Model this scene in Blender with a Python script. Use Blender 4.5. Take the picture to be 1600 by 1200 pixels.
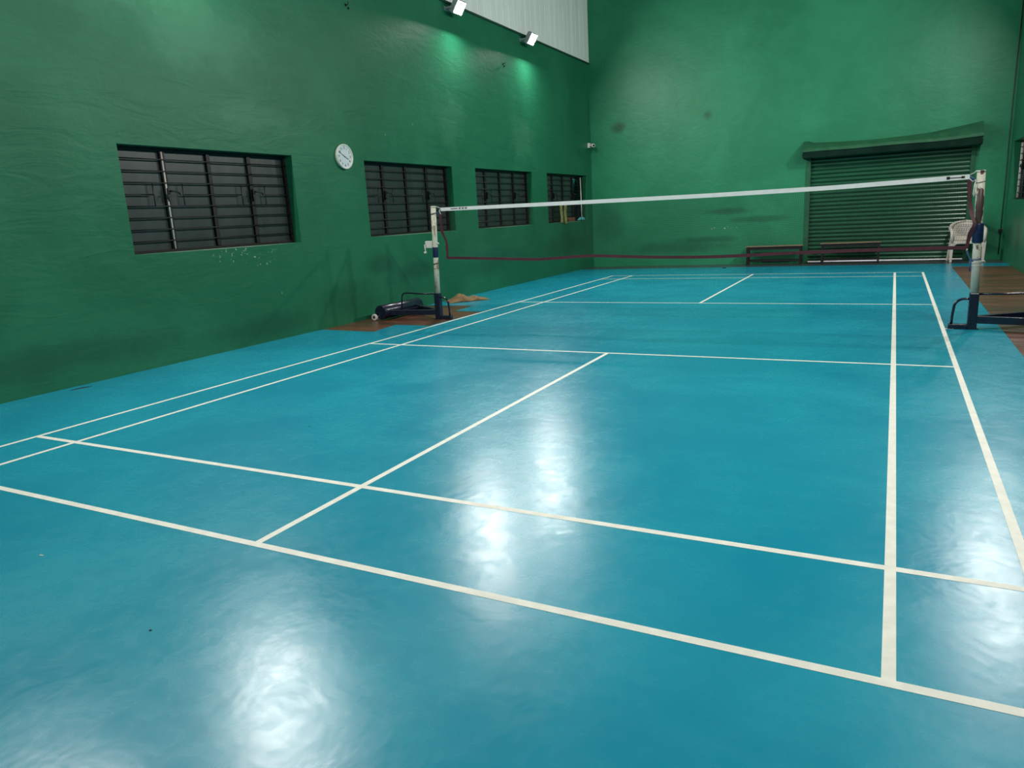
import bpy, bmesh, math, random
from math import sin, cos, pi, radians
from mathutils import Vector, Matrix

for o in list(bpy.data.objects):
    bpy.data.objects.remove(o)
SC = bpy.context.scene
COL = SC.collection
random.seed(7)

# ------------------------------------------------------------ camera
CAM_POS = Vector((2.5071, -8.8112, 1.3899))
YAW, PITCH, ROLL, FPX = -0.4891, -0.2266, -0.0542, 1125.68
_f = Vector((sin(YAW)*cos(PITCH), cos(YAW)*cos(PITCH), sin(PITCH)))
_r = Vector((cos(YAW), -sin(YAW), 0))
_u = _r.cross(_f)
_r2 = _r*cos(ROLL) + _u*sin(ROLL)
_u2 = -_r*sin(ROLL) + _u*cos(ROLL)
cd = bpy.data.cameras.new('camera')
cam = bpy.data.objects.new('camera', cd)
COL.objects.link(cam)
M = Matrix((( _r2.x, _u2.x, -_f.x, CAM_POS.x),
            ( _r2.y, _u2.y, -_f.y, CAM_POS.y),
            ( _r2.z, _u2.z, -_f.z, CAM_POS.z), (0, 0, 0, 1)))
cam.matrix_world = M
cd.sensor_width = 36.0
cd.lens = FPX/1600*36
cd.clip_start = 0.05
SC.camera = cam

# ------------------------------------------------------------ world and exposure
w = bpy.data.worlds.new('night')
SC.world = w
w.use_nodes = True
w.node_tree.nodes['Background'].inputs[0].default_value = (0.55, 0.7, 1.0, 1)
w.node_tree.nodes['Background'].inputs[1].default_value = 0.02
SC.view_settings.view_transform = 'Standard'
SC.view_settings.look = 'None'
SC.view_settings.gamma = 1.0
SC.view_settings.use_curve_mapping = False
SC.view_settings.exposure = 0.0
_ol = bpy.data.lights.new('shutter_gap_light', 'AREA')
_ol.energy, _ol.size, _ol.color = 90.0, 0.6, (1.0, 0.98, 1.0)
gap_light = bpy.data.objects.new('shutter_gap_light', _ol)
COL.objects.link(gap_light)
gap_light.location = (2.3, 10.5, 2.9)         # unseen lamp added outside so that light leaks under the shutter
LAMP_POWER = 1000.0        # emission of each floodlight's glass
LAMP_TILT = radians(34)   # aimed below the horizontal

# room dimensions (metres, net post line is y = 0)
XL, XR, YB, YF = -4.54, 4.52, 9.45, -10.6
Z_MASON, Z_TOP = 5.06, 8.0
OPEN_Y = [(-3.82, -1.36), (0.13, 2.59), (3.42, 5.86), (6.65, 9.08)]
SILL, HEAD = 1.22, 2.335


# ------------------------------------------------------------ materials
def new_mat(name):
    m = bpy.data.materials.new(name)
    m.use_nodes = True
    nt = m.node_tree
    return m, nt, nt.nodes['Principled BSDF']


def N(nt, kind, **kw):
    n = nt.nodes.new(kind)
    for k, v in kw.items():
        setattr(n, k, v)
    return n


def mixc(nt, fac, a, b, blend='MIX'):
    n = N(nt, 'ShaderNodeMix', data_type='RGBA', blend_type=blend)
    for sock, v in ((0, fac), (6, a), (7, b)):
        if isinstance(v, (int, float)):
            n.inputs[sock].default_value = v
        elif isinstance(v, (tuple, list)):
            n.inputs[sock].default_value = (*v[:3], 1)
        else:
            nt.links.new(v, n.inputs[sock])
    return n.outputs[2]


def math_n(nt, op, a, b=None, clamp=False):
    n = N(nt, 'ShaderNodeMath', operation=op, use_clamp=clamp)
    for i, v in enumerate((a, b)):
        if v is None:
            continue
        if isinstance(v, (int, float)):
            n.inputs[i].default_value = v
        else:
            nt.links.new(v, n.inputs[i])
    return n.outputs[0]


def ramp(nt, val, lo, hi, a=0.0, b=1.0, smooth=True):
    n = N(nt, 'ShaderNodeMapRange', interpolation_type='SMOOTHSTEP' if smooth else 'LINEAR')
    nt.links.new(val, n.inputs[0])
    for i, v in enumerate((lo, hi, a, b)):
        n.inputs[i+1].default_value = v
    return n.outputs[0]


def noise(nt, pos, scale, detail=4, rough=0.55, stretch=None, dist=0.0):
    if stretch:
        mp = N(nt, 'ShaderNodeMapping')
        nt.links.new(pos, mp.inputs[0])
        mp.inputs['Scale'].default_value = stretch
        pos = mp.outputs[0]
    n = N(nt, 'ShaderNodeTexNoise')
    nt.links.new(pos, n.inputs['Vector'])
    n.inputs['Scale'].default_value = scale
    n.inputs['Detail'].default_value = detail
    n.inputs['Roughness'].default_value = rough
    n.inputs['Distortion'].default_value = dist
    return n.outputs['Fac']


def position(nt):
    return N(nt, 'ShaderNodeNewGeometry').outputs['Position']


def bump(nt, bsdf, h, strength, distance=0.01):
    b = N(nt, 'ShaderNodeBump')
    b.inputs['Strength'].default_value = strength
    b.inputs['Distance'].default_value = distance
    nt.links.new(h, b.inputs['Height'])
    nt.links.new(b.outputs[0], bsdf.inputs['Normal'])


def stain(nt, pos, centre, radii, ragged=0.5, scale=6.0):
    """a stain with a shape of its own: 1 in the middle, 0 outside, ragged edge"""
    a = N(nt, 'ShaderNodeVectorMath', operation='SUBTRACT')
    nt.links.new(pos, a.inputs[0])
    a.inputs[1].default_value = centre
    d = N(nt, 'ShaderNodeVectorMath', operation='DIVIDE')
    nt.links.new(a.outputs[0], d.inputs[0])
    d.inputs[1].default_value = radii
    l = N(nt, 'ShaderNodeVectorMath', operation='LENGTH')
    nt.links.new(d.outputs[0], l.inputs[0])
    nz = noise(nt, pos, scale, 5, 0.65)
    v = math_n(nt, 'ADD', l.outputs['Value'], math_n(nt, 'MULTIPLY', math_n(nt, 'SUBTRACT', nz, 0.5), ragged*3))
    return ramp(nt, v, 1.0, 0.25, 0.0, 1.0)


def plain(name, col, rough=0.5, metal=0.0, vary=0.25, scale=25.0, col2=None, lo=0.4, hi=0.65, bumps=0.0, spec=0.5, stretch=None):
    m, nt, b = new_mat(name)
    tc = N(nt, 'ShaderNodeTexCoord').outputs['Object']
    nz = noise(nt, tc, scale, 5, 0.6, stretch)
    dark = col2 if col2 else tuple(c*(1-vary) for c in col)
    nt.links.new(mixc(nt, ramp(nt, nz, lo, hi), dark, col), b.inputs['Base Color'])
    b.inputs['Roughness'].default_value = rough
    b.inputs['Metallic'].default_value = metal
    b.inputs['Specular IOR Level'].default_value = spec
    if bumps:
        bump(nt, b, nz, bumps, 0.004)
    return m


GREEN = (0.017, 0.172, 0.082)


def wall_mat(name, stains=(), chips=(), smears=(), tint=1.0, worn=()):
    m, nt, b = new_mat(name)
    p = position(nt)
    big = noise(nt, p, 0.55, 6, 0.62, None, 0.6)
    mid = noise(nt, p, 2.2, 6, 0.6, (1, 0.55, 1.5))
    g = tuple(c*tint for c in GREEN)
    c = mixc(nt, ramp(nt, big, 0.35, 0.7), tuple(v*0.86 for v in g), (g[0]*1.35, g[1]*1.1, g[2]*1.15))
    c = mixc(nt, ramp(nt, mid, 0.52, 0.8, 0, 0.35), c, (g[0]*1.9, g[1]*1.2, g[2]*1.3))
    c = mixc(nt, ramp(nt, mid, 0.42, 0.22, 0, 0.35), c, (g[0]*0.7, g[1]*0.75, g[2]*0.72))
    for (ce, ra, st) in stains:
        c = mixc(nt, math_n(nt, 'MULTIPLY', stain(nt, p, ce, ra, 0.35, 2.2), st), c, (0.010, 0.055, 0.028))
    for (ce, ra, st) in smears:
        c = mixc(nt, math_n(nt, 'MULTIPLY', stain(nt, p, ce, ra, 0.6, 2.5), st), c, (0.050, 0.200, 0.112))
    for (ce, ra, st) in worn:
        c = mixc(nt, math_n(nt, 'MULTIPLY', stain(nt, p, ce, ra, 0.30, 5.0), st), c, (0.36, 0.38, 0.29))
    for (ce, ra) in chips:
        area = stain(nt, p, ce, ra, 0.3, 3.0)
        fleck = ramp(nt, noise(nt, p, 17.0, 4, 0.6), 0.615, 0.645)
        c = mixc(nt, math_n(nt, 'MULTIPLY', area, fleck), c, (0.42, 0.47, 0.42))
    # isolated white flecks in the paint
    v = N(nt, 'ShaderNodeTexVoronoi')
    nt.links.new(p, v.inputs['Vector'])
    v.inputs['Scale'].default_value = 2.3
    sel = ramp(nt, noise(nt, p, 0.9, 2), 0.5, 0.56)
    c = mixc(nt, math_n(nt, 'MULTIPLY', ramp(nt, v.outputs['Distance'], 0.035, 0.02, 0, 0.6), sel), c, (0.25, 0.36, 0.27))
    nt.links.new(c, b.inputs['Base Color'])
    b.inputs['Roughness'].default_value = 0.42
    b.inputs['Specular IOR Level'].default_value = 0.26
    h1 = noise(nt, p, 3.2, 5, 0.6, (1, 0.45, 1.6), 0.8)
    h2 = noise(nt, p, 11, 4, 0.6)
    bump(nt, b, math_n(nt, 'ADD', h1, math_n(nt, 'MULTIPLY', h2, 0.25)), 0.22, 0.03)
    return m


def vinyl_mat():
    m, nt, b = new_mat('turquoise_vinyl')
    p = position(nt)
    big = noise(nt, p, 0.8, 6, 0.6, None, 0.5)
    streak = noise(nt, p, 2.6, 5, 0.65, (0.5, 2.6, 1), 0.4)
    c = mixc(nt, ramp(nt, big, 0.35, 0.68), (0.0045, 0.222, 0.326), (0.009, 0.265, 0.362))
    c = mixc(nt, ramp(nt, streak, 0.52, 0.8, 0, 0.3), c, (0.02, 0.29, 0.385))
    c = mixc(nt, ramp(nt, streak, 0.42, 0.2, 0, 0.4), c, (0.002, 0.15, 0.25))
    # small dark rubber marks
    v = N(nt, 'ShaderNodeTexVoronoi')
    nt.links.new(p, v.inputs['Vector'])
    v.inputs['Scale'].default_value = 1.7
    sel = ramp(nt, noise(nt, p, 1.3, 2), 0.5, 0.55)
    c = mixc(nt, math_n(nt, 'MULTIPLY', ramp(nt, v.outputs['Distance'], 0.022, 0.014, 0, 0.8), sel), c, (0.003, 0.06, 0.08))
    nt.links.new(c, b.inputs['Base Color'])
    fine = noise(nt, p, 9.0, 6, 0.7, None, 0.7)
    rr = math_n(nt, 'ADD', ramp(nt, big, 0.3, 0.7, 0.225, 0.29, False), ramp(nt, fine, 0.3, 0.75, -0.03, 0.05, False))
    nt.links.new(rr, b.inputs['Roughness'])
    b.inputs['Specular IOR Level'].default_value = 0.42
    grain = noise(nt, p, 420, 2, 0.5)
    wave = math_n(nt, 'ADD', noise(nt, p, 2.4, 4, 0.55, None, 0.4), math_n(nt, 'MULTIPLY', noise(nt, p, 22, 4, 0.6), 0.06))
    bump(nt, b, math_n(nt, 'ADD', math_n(nt, 'MULTIPLY', grain, 0.02), wave), 0.30, 0.012)
    return m


def floor_mat():
    m, nt, b = new_mat('worn_red_oxide_floor')
    p = position(nt)
    n1 = noise(nt, p, 1.4, 6, 0.65, (0.45, 1.6, 1), 0.6)
    n2 = noise(nt, p, 4.5, 5, 0.6, (0.35, 1.5, 1))
    c = mixc(nt, ramp(nt, n1, 0.35, 0.66), (0.052, 0.030, 0.014), (0.135, 0.046, 0.026))
    c = mixc(nt, ramp(nt, n2, 0.55, 0.78, 0, 0.6), c, (0.165, 0.105, 0.062))
    sx = N(nt, 'ShaderNodeSeparateXYZ')
    nt.links.new(p, sx.inputs[0])
    n3 = noise(nt, p, 1.0, 4)
    grey = mixc(nt, n3, (0.035, 0.042, 0.048), (0.065, 0.075, 0.08))
    c = mixc(nt, ramp(nt, sx.outputs['Y'], 8.2, 8.22), c, grey)
    nt.links.new(c, b.inputs['Base Color'])
    nt.links.new(ramp(nt, n2, 0.3, 0.7, 0.24, 0.4, False), b.inputs['Roughness'])
    b.inputs['Specular IOR Level'].default_value = 0.45
    bump(nt, b, n1, 0.12, 0.012)
    return m


def emit_mat(name, col, strength):
    m, nt, b = new_mat(name)
    nt.nodes.remove(b)
    e = N(nt, 'ShaderNodeEmission')
    e.inputs[0].default_value = (*col, 1)
    e.inputs[1].default_value = strength
    nt.links.new(e.outputs[0], nt.nodes['Material Output'].inputs[0])
    return m


X0 = XL
LEFT_STAINS = [((X0, 0.35, 0.80), (0.3, 0.55, 0.22), 0.42), ((X0, 1.3, 0.62), (0.3, 0.8, 0.22), 0.45),
               ((X0, -0.5, 0.35), (0.3, 0.9, 0.35), 0.35), ((X0, 3.6, 0.5), (0.3, 1.3, 0.28), 0.35),
               ((X0, 7.6, 0.7), (0.3, 1.6, 0.4), 0.4), ((X0, -4.6, 0.3), (0.3, 1.6, 0.25), 0.4),
               ((X0, -2.2, 0.2), (0.3, 1.3, 0.2), 0.35)]
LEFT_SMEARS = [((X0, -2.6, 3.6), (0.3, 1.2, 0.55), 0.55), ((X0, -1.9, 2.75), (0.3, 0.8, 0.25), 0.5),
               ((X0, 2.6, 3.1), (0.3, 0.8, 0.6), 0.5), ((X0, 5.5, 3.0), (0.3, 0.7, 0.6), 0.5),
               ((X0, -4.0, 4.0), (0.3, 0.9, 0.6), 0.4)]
LEFT_CHIPS = [((X0, -2.35, 1.13), (0.3, 0.62, 0.13)), ((X0, -2.05, 1.03), (0.3, 0.22, 0.13))]
BACK_STAINS = [((-1.58, YB, 3.51), (0.15, 0.3, 0.16), 0.6), ((-3.8, YB, 3.45), (0.28, 0.3, 0.2), 0.7),
               ((-1.1, YB, 1.27), (0.7, 0.3, 0.10), 0.5), ((-0.3, YB, 1.05), (0.9, 0.3, 0.10), 0.45),
               ((-2.3, YB, 0.45), (1.7, 0.3, 0.22), 0.40), ((-4.1, YB, 1.1), (0.6, 0.3, 0.7), 0.3),
               ((-1.6, YB, 0.62), (1.2, 0.3, 0.10), 0.45), ((4.25, YB, 0.5), (0.35, 0.3, 0.6), 0.6)]
BACK_CHIPS = [((-1.2, YB, 0.88), (0.7, 0.3, 0.035))]
RIGHT_STAINS = [((XR, 8.6, 0.5), (0.3, 0.9, 0.3), 0.5), ((XR, 7.3, 0.55), (0.3, 0.35, 0.4), 0.5)]

MT = {}
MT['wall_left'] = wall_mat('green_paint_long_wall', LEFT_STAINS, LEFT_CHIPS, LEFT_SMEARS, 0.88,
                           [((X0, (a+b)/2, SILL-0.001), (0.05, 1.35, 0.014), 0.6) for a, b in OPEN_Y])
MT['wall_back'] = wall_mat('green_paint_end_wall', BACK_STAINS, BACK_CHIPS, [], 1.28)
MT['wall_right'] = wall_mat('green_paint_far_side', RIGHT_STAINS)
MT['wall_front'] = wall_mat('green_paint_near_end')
MT['vinyl'] = vinyl_mat()
MT['line'] = plain('white_line_paint', (0.76, 0.74, 0.66), 0.5, 0, 0.10, 14, spec=0.35)
MT['floor'] = floor_mat()
MT['sheet'] = plain('off_white_cladding', (0.82, 0.86, 0.82), 0.45, 0, 0.08, 1.2, stretch=(1, 3, 0.3))
MT['roof'] = plain('roof_sheet', (0.30, 0.32, 0.31), 0.5, 0, 0.08, 1.0)
MT['shade_pipe'] = plain('dark_green_shade_and_pipe', (0.012, 0.06, 0.035), 0.5)
MT['iron'] = plain('black_brown_iron', (0.014, 0.011, 0.012), 0.45, 0, 0.4, 18, spec=0.35)
MT['bar'] = plain('dark_grille_rod', (0.013, 0.012, 0.012), 0.38, 0, 0.3, 12)
MT['steel'] = plain('bright_worn_steel', (0.74, 0.66, 0.60), 0.3, 0.0, 0.2, 30, (0.26, 0.15, 0.11), 0.28, 0.38)
MT['glass'] = plain('dusty_frosted_pane', (0.040, 0.052, 0.049), 0.34, 0, 0.4, 2.2, (0.022, 0.034, 0.031), 0.3, 0.7, 0.05, 0.5, (1, 2.5, 0.5))
MT['white'] = plain('white_plastic', (0.70, 0.67, 0.61), 0.45, 0, 0.12, 9)
MT['clockface'] = plain('clock_paper', (0.72, 0.77, 0.79), 0.35, 0, 0.05, 20)
MT['clockrim'] = plain('clock_rim_plastic', (0.66, 0.66, 0.60), 0.4, 0, 0.08, 20)
MT['ink'] = plain('dark_print', (0.022, 0.024, 0.028), 0.5)
MT['black'] = plain('black_plastic', (0.008, 0.008, 0.009), 0.3)
MT['navy'] = plain('navy_enamel', (0.010, 0.012, 0.034), 0.27, 0, 0.3, 12, spec=0.6)
MT['navytape'] = plain('navy_wrap_tape', (0.006, 0.018, 0.075), 0.38, 0, 0.4, 30, bumps=0.4)
MT['postpaint'] = plain('flaking_cream_paint', (0.64, 0.61, 0.50), 0.42, 0, 0.2, 16, (0.14, 0.075, 0.06), 0.33, 0.37, 0.25, stretch=(1, 1, 0.35))
MT['postleft'] = plain('stained_cream_paint', (0.60, 0.57, 0.46), 0.42, 0, 0.2, 14, (0.30, 0.20, 0.13), 0.38, 0.46, 0.2, stretch=(1, 1, 0.4))


def post_right_mat():
    m, nt, b = new_mat('flaked_cream_paint_bare_patch')
    tc = N(nt, 'ShaderNodeTexCoord').outputs['Object']
    fl = noise(nt, tc, 20, 5, 0.62, (1, 1, 0.5))
    c = mixc(nt, ramp(nt, fl, 0.38, 0.405), (0.14, 0.075, 0.055), mixc(nt, fl, (0.52, 0.48, 0.38), (0.70, 0.67, 0.58)))
    bare = stain(nt, tc, (-0.024, -0.040, 1.245), (0.046, 0.07, 0.235), 0.28, 26.0)
    rust = mixc(nt, noise(nt, tc, 40, 4), (0.030, 0.016, 0.014), (0.085, 0.045, 0.038))
    c = mixc(nt, ramp(nt, bare, 0.10, 0.16), c, rust)
    cap = stain(nt, tc, (-0.03, -0.03, 1.60), (0.022, 0.03, 0.06), 0.3, 40.0)
    c = mixc(nt, ramp(nt, cap, 0.10, 0.16), c, (0.10, 0.05, 0.04))
    nt.links.new(c, b.inputs['Base Color'])
    b.inputs['Roughness'].default_value = 0.45
    bump(nt, b, fl, 0.3, 0.003)
    return m


MT['postpaint'] = post_right_mat()
MT['tape'] = plain('white_net_tape', (0.74, 0.73, 0.72), 0.6, 0, 0.07, 12)
MT['maroon'] = plain('maroon_net_binding', (0.085, 0.014, 0.026), 0.6, 0, 0.3, 30, bumps=0.3)
MT['cord'] = plain('dark_net_cord', (0.020, 0.012, 0.010), 0.8)
MT['bluecord'] = plain('blue_string', (0.035, 0.09, 0.25), 0.7)
MT['darkcord'] = plain('dark_string', (0.05, 0.05, 0.06), 0.7)
MT['whitecord'] = plain('white_string', (0.68, 0.70, 0.66), 0.7)
MT['shutter'] = plain('green_shutter_enamel', (0.018, 0.105, 0.050), 0.28, 0, 0.18, 4, spec=0.75, stretch=(0.5, 1, 2))
MT['hood_shade'] = plain('green_shade_under_hood', (0.006, 0.030, 0.018), 0.6, 0, 0.3, 3, spec=0.2)  # near-black green puts the shade below the hood into the colour
MT['hood'] = plain('green_hood_sheet', (0.020, 0.120, 0.055), 0.6, 0, 0.25, 3, bumps=0.15, spec=0.3)
MT['rail'] = plain('pale_bottom_seal', (0.90, 0.90, 0.92), 0.4, 0, 0.1, 3, (0.6, 0.6, 0.62), 0.3, 0.4)
MT['wood'] = plain('worn_bench_plank', (0.30, 0.21, 0.13), 0.5, 0, 0.35, 6, stretch=(0.4, 6, 6))
MT['chair'] = plain('aged_white_plastic', (0.72, 0.64, 0.58), 0.42, 0, 0.08, 12)
MT['burlap'] = plain('burlap', (0.31, 0.20, 0.105), 0.9, 0, 0.4, 45, bumps=0.5, spec=0.1)
MT['darkcloth'] = plain('dark_underside', (0.012, 0.011, 0.012), 0.9)
MT['yellowcloth'] = plain('olive_yellow_cloth', (0.26, 0.27, 0.10), 0.9, 0, 0.35, 20, bumps=0.3, spec=0.1)
MT['teal'] = plain('turquoise_mop', (0.10, 0.52, 0.52), 0.8, 0, 0.4, 40, bumps=0.6)
MT['tealcloth'] = plain('teal_green_cloth', (0.010, 0.16, 0.125), 0.9, 0, 0.35, 9, spec=0.1)
MT['brick'] = plain('orange_brown_clay', (0.22, 0.085, 0.04), 0.8, 0, 0.35, 30)
MT['concrete'] = plain('pale_concrete', (0.60, 0.60, 0.60), 0.8, 0, 0.2, 3)
MT['outside'] = plain('dark_outside_wall', (0.03, 0.03, 0.032), 0.9)
MT['housing'] = plain('grey_lamp_housing', (0.42, 0.42, 0.43), 0.45)
MT['lamp'] = emit_mat('lit_lamp_glass', (1.0, 0.985, 0.95), LAMP_POWER)
MT['bulb'] = emit_mat('lit_outside_bulb', (1.0, 0.98, 0.94), 14.0)


# ------------------------------------------------------------ mesh helpers
class MB:
    def __init__(self):
        self.v, self.f, self.s = [], [], []

    def add(self, verts, faces, smooth=False):
        o = len(self.v)
        self.v += [tuple(v) for v in verts]
        self.f += [tuple(o+i for i in f) for f in faces]
        self.s += [smooth]*len(faces)
        return self

    def box(self, a, b):
        (x0, y0, z0), (x1, y1, z1) = a, b
        x0, x1 = min(x0, x1), max(x0, x1)
        y0, y1 = min(y0, y1), max(y0, y1)
        z0, z1 = min(z0, z1), max(z0, z1)
        v = [(x0, y0, z0), (x1, y0, z0), (x1, y1, z0), (x0, y1, z0), (x0, y0, z1), (x1, y0, z1), (x1, y1, z1), (x0, y1, z1)]
        return self.add(v, [(3, 2, 1, 0), (4, 5, 6, 7), (0, 1, 5, 4), (1, 2, 6, 5), (2, 3, 7, 6), (3, 0, 4, 7)])

    def tube(self, path, r, n=12, closed=False, caps=True, r2=None, up=None):
        """round (or elliptical, r2) tube along a path; r may be a list"""
        P = [Vector(p) for p in path]
        k = len(P)
        rs = r if isinstance(r, (list, tuple)) else [r]*k
        T = []
        for i in range(k):
            a = P[(i-1) % k] if (closed or i > 0) else P[i]
            b = P[(i+1) % k] if (closed or i < k-1) else P[i]
            T.append((b-a).normalized())
        u = Vector(up) if up else (Vector((0, 0, 1)) if abs(T[0].z) < 0.9 else Vector((1, 0, 0)))
        u = (u - T[0]*u.dot(T[0])).normalized()
        vs = []
        for i in range(k):
            u = (u - T[i]*u.dot(T[i])).normalized()
            w_ = T[i].cross(u)
            q = (r2/r if r2 and not isinstance(r, (list, tuple)) else 1.0)
            for j in range(n):
                a = 2*pi*j/n
                vs.append(P[i] + u*cos(a)*rs[i] + w_*sin(a)*rs[i]*q)
        fs = []
        for i in range(k if closed else k-1):
            for j in range(n):
                a, b = i*n+j, i*n+(j+1) % n
                c, d = ((i+1) % k)*n+(j+1) % n, ((i+1) % k)*n+j
                fs.append((a, b, c, d))
        self.add(vs, fs, True)
        if caps and not closed:
            self.add(vs[:n], [tuple(reversed(range(n)))])
            self.add(vs[-n:], [tuple(range(n))])
        return self

    def beam(self, a, b, wd, ht, up=(0, 0, 1)):
        a, b = Vector(a), Vector(b)
        t = (b-a).normalized()
        u = Vector(up)
        u = (u - t*u.dot(t)).normalized()
        s = t.cross(u)
        vs = []
        for p in (a, b):
            for i, j in ((-1, -1), (1, -1), (1, 1), (-1, 1)):
                vs.append(p + s*(i*wd/2) + u*(j*ht/2))
        return self.add(vs, [(0, 1, 2, 3), (7, 6, 5, 4), (1, 0, 4, 5), (2, 1, 5, 6), (3, 2, 6, 7), (0, 3, 7, 4)])

    def loft(self, rings, closed_ring=True, caps=True, smooth=True):
        n = len(rings[0])
        vs = [p for r in rings for p in r]
        fs = []
        for i in range(len(rings)-1):
            for j in range(n if closed_ring else n-1):
                fs.append((i*n+j, i*n+(j+1) % n, (i+1)*n+(j+1) % n, (i+1)*n+j))
        self.add(vs, fs, smooth)
        if caps and closed_ring:
            self.add(rings[0], [tuple(reversed(range(n)))])
            self.add(rings[-1], [tuple(range(n))])
        return self

    def sheet(self, us, vs_, fn, thick=0.0, holes=None, smooth=False):
        """grid surface fn(u,v) with holes(i,j)->bool; given thickness along the local normal"""
        nu, nv = len(us), len(vs_)
        P = [[Vector(fn(u, v)) for v in vs_] for u in us]
        keep = [[not (holes and holes(i, j)) for j in range(nv-1)] for i in range(nu-1)]
        idx = lambda i, j: i*nv+j
        flat = [p for row in P for p in row]
        fs = [(idx(i, j), idx(i+1, j), idx(i+1, j+1), idx(i, j+1)) for i in range(nu-1) for j in range(nv-1) if keep[i][j]]
        if not thick:
            return self.add(flat, fs, smooth)
        nrm = []
        for i in range(nu):
            for j in range(nv):
                a = P[min(i+1, nu-1)][j] - P[max(i-1, 0)][j]
                b = P[i][min(j+1, nv-1)] - P[i][max(j-1, 0)]
                nrm.append(a.cross(b).normalized())
        back = [p - n*thick for p, n in zip(flat, nrm)]
        K = len(flat)
        allf = list(fs) + [tuple(K+q for q in reversed(f)) for f in fs]
        cnt = {}
        for f in fs:
            for a, b in zip(f, f[1:]+f[:1]):
                cnt[(a, b)] = cnt.get((a, b), 0)+1
        for (a, b) in list(cnt):
            if (b, a) not in cnt:
                allf.append((b, a, a+K, b+K))
        return self.add(flat+back, allf, smooth)

    def build(self, name, mat, parent=None, bevel=0.0, loc=None):
        me = bpy.data.meshes.new(name)
        me.from_pydata(self.v, [], self.f)
        me.polygons.foreach_set('use_smooth', self.s)
        bm = bmesh.new()
        bm.from_mesh(me)
        bmesh.ops.remove_doubles(bm, verts=bm.verts, dist=1e-5)
        bmesh.ops.recalc_face_normals(bm, faces=bm.faces)
        bm.to_mesh(me)
        bm.free()
        for mm in (mat if isinstance(mat, (list, tuple)) else [mat]):
            me.materials.append(mm)
        o = bpy.data.objects.new(name, me)
        COL.objects.link(o)
        if loc:
            o.location = loc
        if parent:
            o.parent = parent
        if bevel:
            md = o.modifiers.new('edge', 'BEVEL')
            md.width = bevel
            md.segments = 2
            md.limit_method = 'ANGLE'
        return o


def tag(o, label=None, cat=None, group=None, kind=None):
    for k, v in (('label', label), ('category', cat), ('group', group), ('kind', kind)):
        if v:
            o[k] = v
    return o


def thing(name, label, cat, loc=(0, 0, 0), group=None, rotz=0.0):
    o = bpy.data.objects.new(name, None)
    o.empty_display_size = 0.1
    COL.objects.link(o)
    o.location = loc
    o.rotation_euler = (0, 0, rotz)
    return tag(o, label, cat, group)


def structure(o):
    o['kind'] = 'structure'
    return o


def group_empty(name, loc=(0, 0, 0)):
    o = bpy.data.objects.new(name, None)
    o.empty_display_size = 0.1
    COL.objects.link(o)
    o.location = loc
    return structure(o)


def copy_tree(o, parent=None):
    c = o.copy()
    COL.objects.link(c)
    if parent:
        c.parent = parent
    for ch in [q for q in ALLKIDS(o)]:
        copy_tree(ch, c)
    return c


def ALLKIDS(o):
    return [q for q in bpy.data.objects if q.parent == o]


# ------------------------------------------------------------ room shell
def wall_x(name, x, outward, mat, openings):
    """wall in the plane x, thickness 0.25 away from the room"""
    ys = sorted({YF, YB, *[a for a, b in openings], *[b for a, b in openings]})
    zs = [0.0, SILL, HEAD, Z_MASON] if openings else [0.0, Z_MASON]
    if not openings:
        ys = [YF, YB]
    def hole(i, j):
        cy, cz = (ys[i]+ys[i+1])/2, (zs[j]+zs[j+1])/2
        return SILL < cz < HEAD and any(a < cy < b for a, b in openings)
    mb = MB()
    if outward < 0:
        mb.sheet(ys, zs, lambda u, v: (x, u, v - 0.003*(v == 0)), 0.25, hole)
    else:
        zr = zs
        mb.sheet(ys, zr, lambda u, v: (x, u, v - 0.003*(v == 0)), -0.25, hole)
    return structure(mb.build(name, mat))


SH_X0, SH_X1, SH_Z = 0.74, 3.86, 2.34
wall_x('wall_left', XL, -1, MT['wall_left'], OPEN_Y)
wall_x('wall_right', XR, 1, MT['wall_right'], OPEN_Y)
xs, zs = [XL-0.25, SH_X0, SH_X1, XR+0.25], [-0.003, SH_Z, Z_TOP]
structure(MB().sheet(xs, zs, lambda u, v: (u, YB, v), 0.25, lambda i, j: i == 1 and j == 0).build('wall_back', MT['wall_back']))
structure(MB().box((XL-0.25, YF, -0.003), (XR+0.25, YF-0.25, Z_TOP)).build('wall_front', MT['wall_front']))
structure(MB().box((XL-0.3, YF-0.25, -0.15), (XR+0.3, YB+0.25, -0.003)).build('floor', MT['floor']))
structure(MB().box((XL-0.3, YF-0.25, Z_TOP), (XR+0.3, YB+0.25, Z_TOP+0.06)).build('ceiling', MT['roof']))


def cladding(name, x, sgn):
    """ribbed off-white sheeting above the masonry"""
    prof = []
    y = YF
    while y < YB-0.001:
        prof += [(y, 0.0), (y+0.215, 0.0), (y+0.225, 0.004), (y+0.24, 0.004), (y+0.25, 0.0)]
        y += 0.25
    prof = [(min(a, YB), d) for a, d in prof if a <= YB] + [(YB, 0.0)]
    mb = MB()
    rings = []
    for z in (Z_MASON, Z_TOP):
        rings.append([(x+sgn*(0.005+d), a, z) for a, d in prof] + [(x-sgn*0.05, YB, z), (x-sgn*0.05, YF, z)])
    mb.loft(rings, True, True, False)
    return structure(mb.build(name, MT['sheet']))


cladding('wall_left_upper', XL, 1)
cladding('wall_right_upper', XR, -1)
structure(MB().box((XL+0.0, YF, Z_MASON-0.03), (XL+0.026, YB, Z_MASON+0.004)).build('shadow_strip_1', MT['shade_pipe']))  # dark strip stands in for the shadow line under the cladding
structure(MB().box((XR-0.026, YF, Z_MASON-0.03), (XR, YB, Z_MASON+0.004)).build('shadow_strip_2', MT['shade_pipe']))  # the same painted shadow line on the right side


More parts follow.
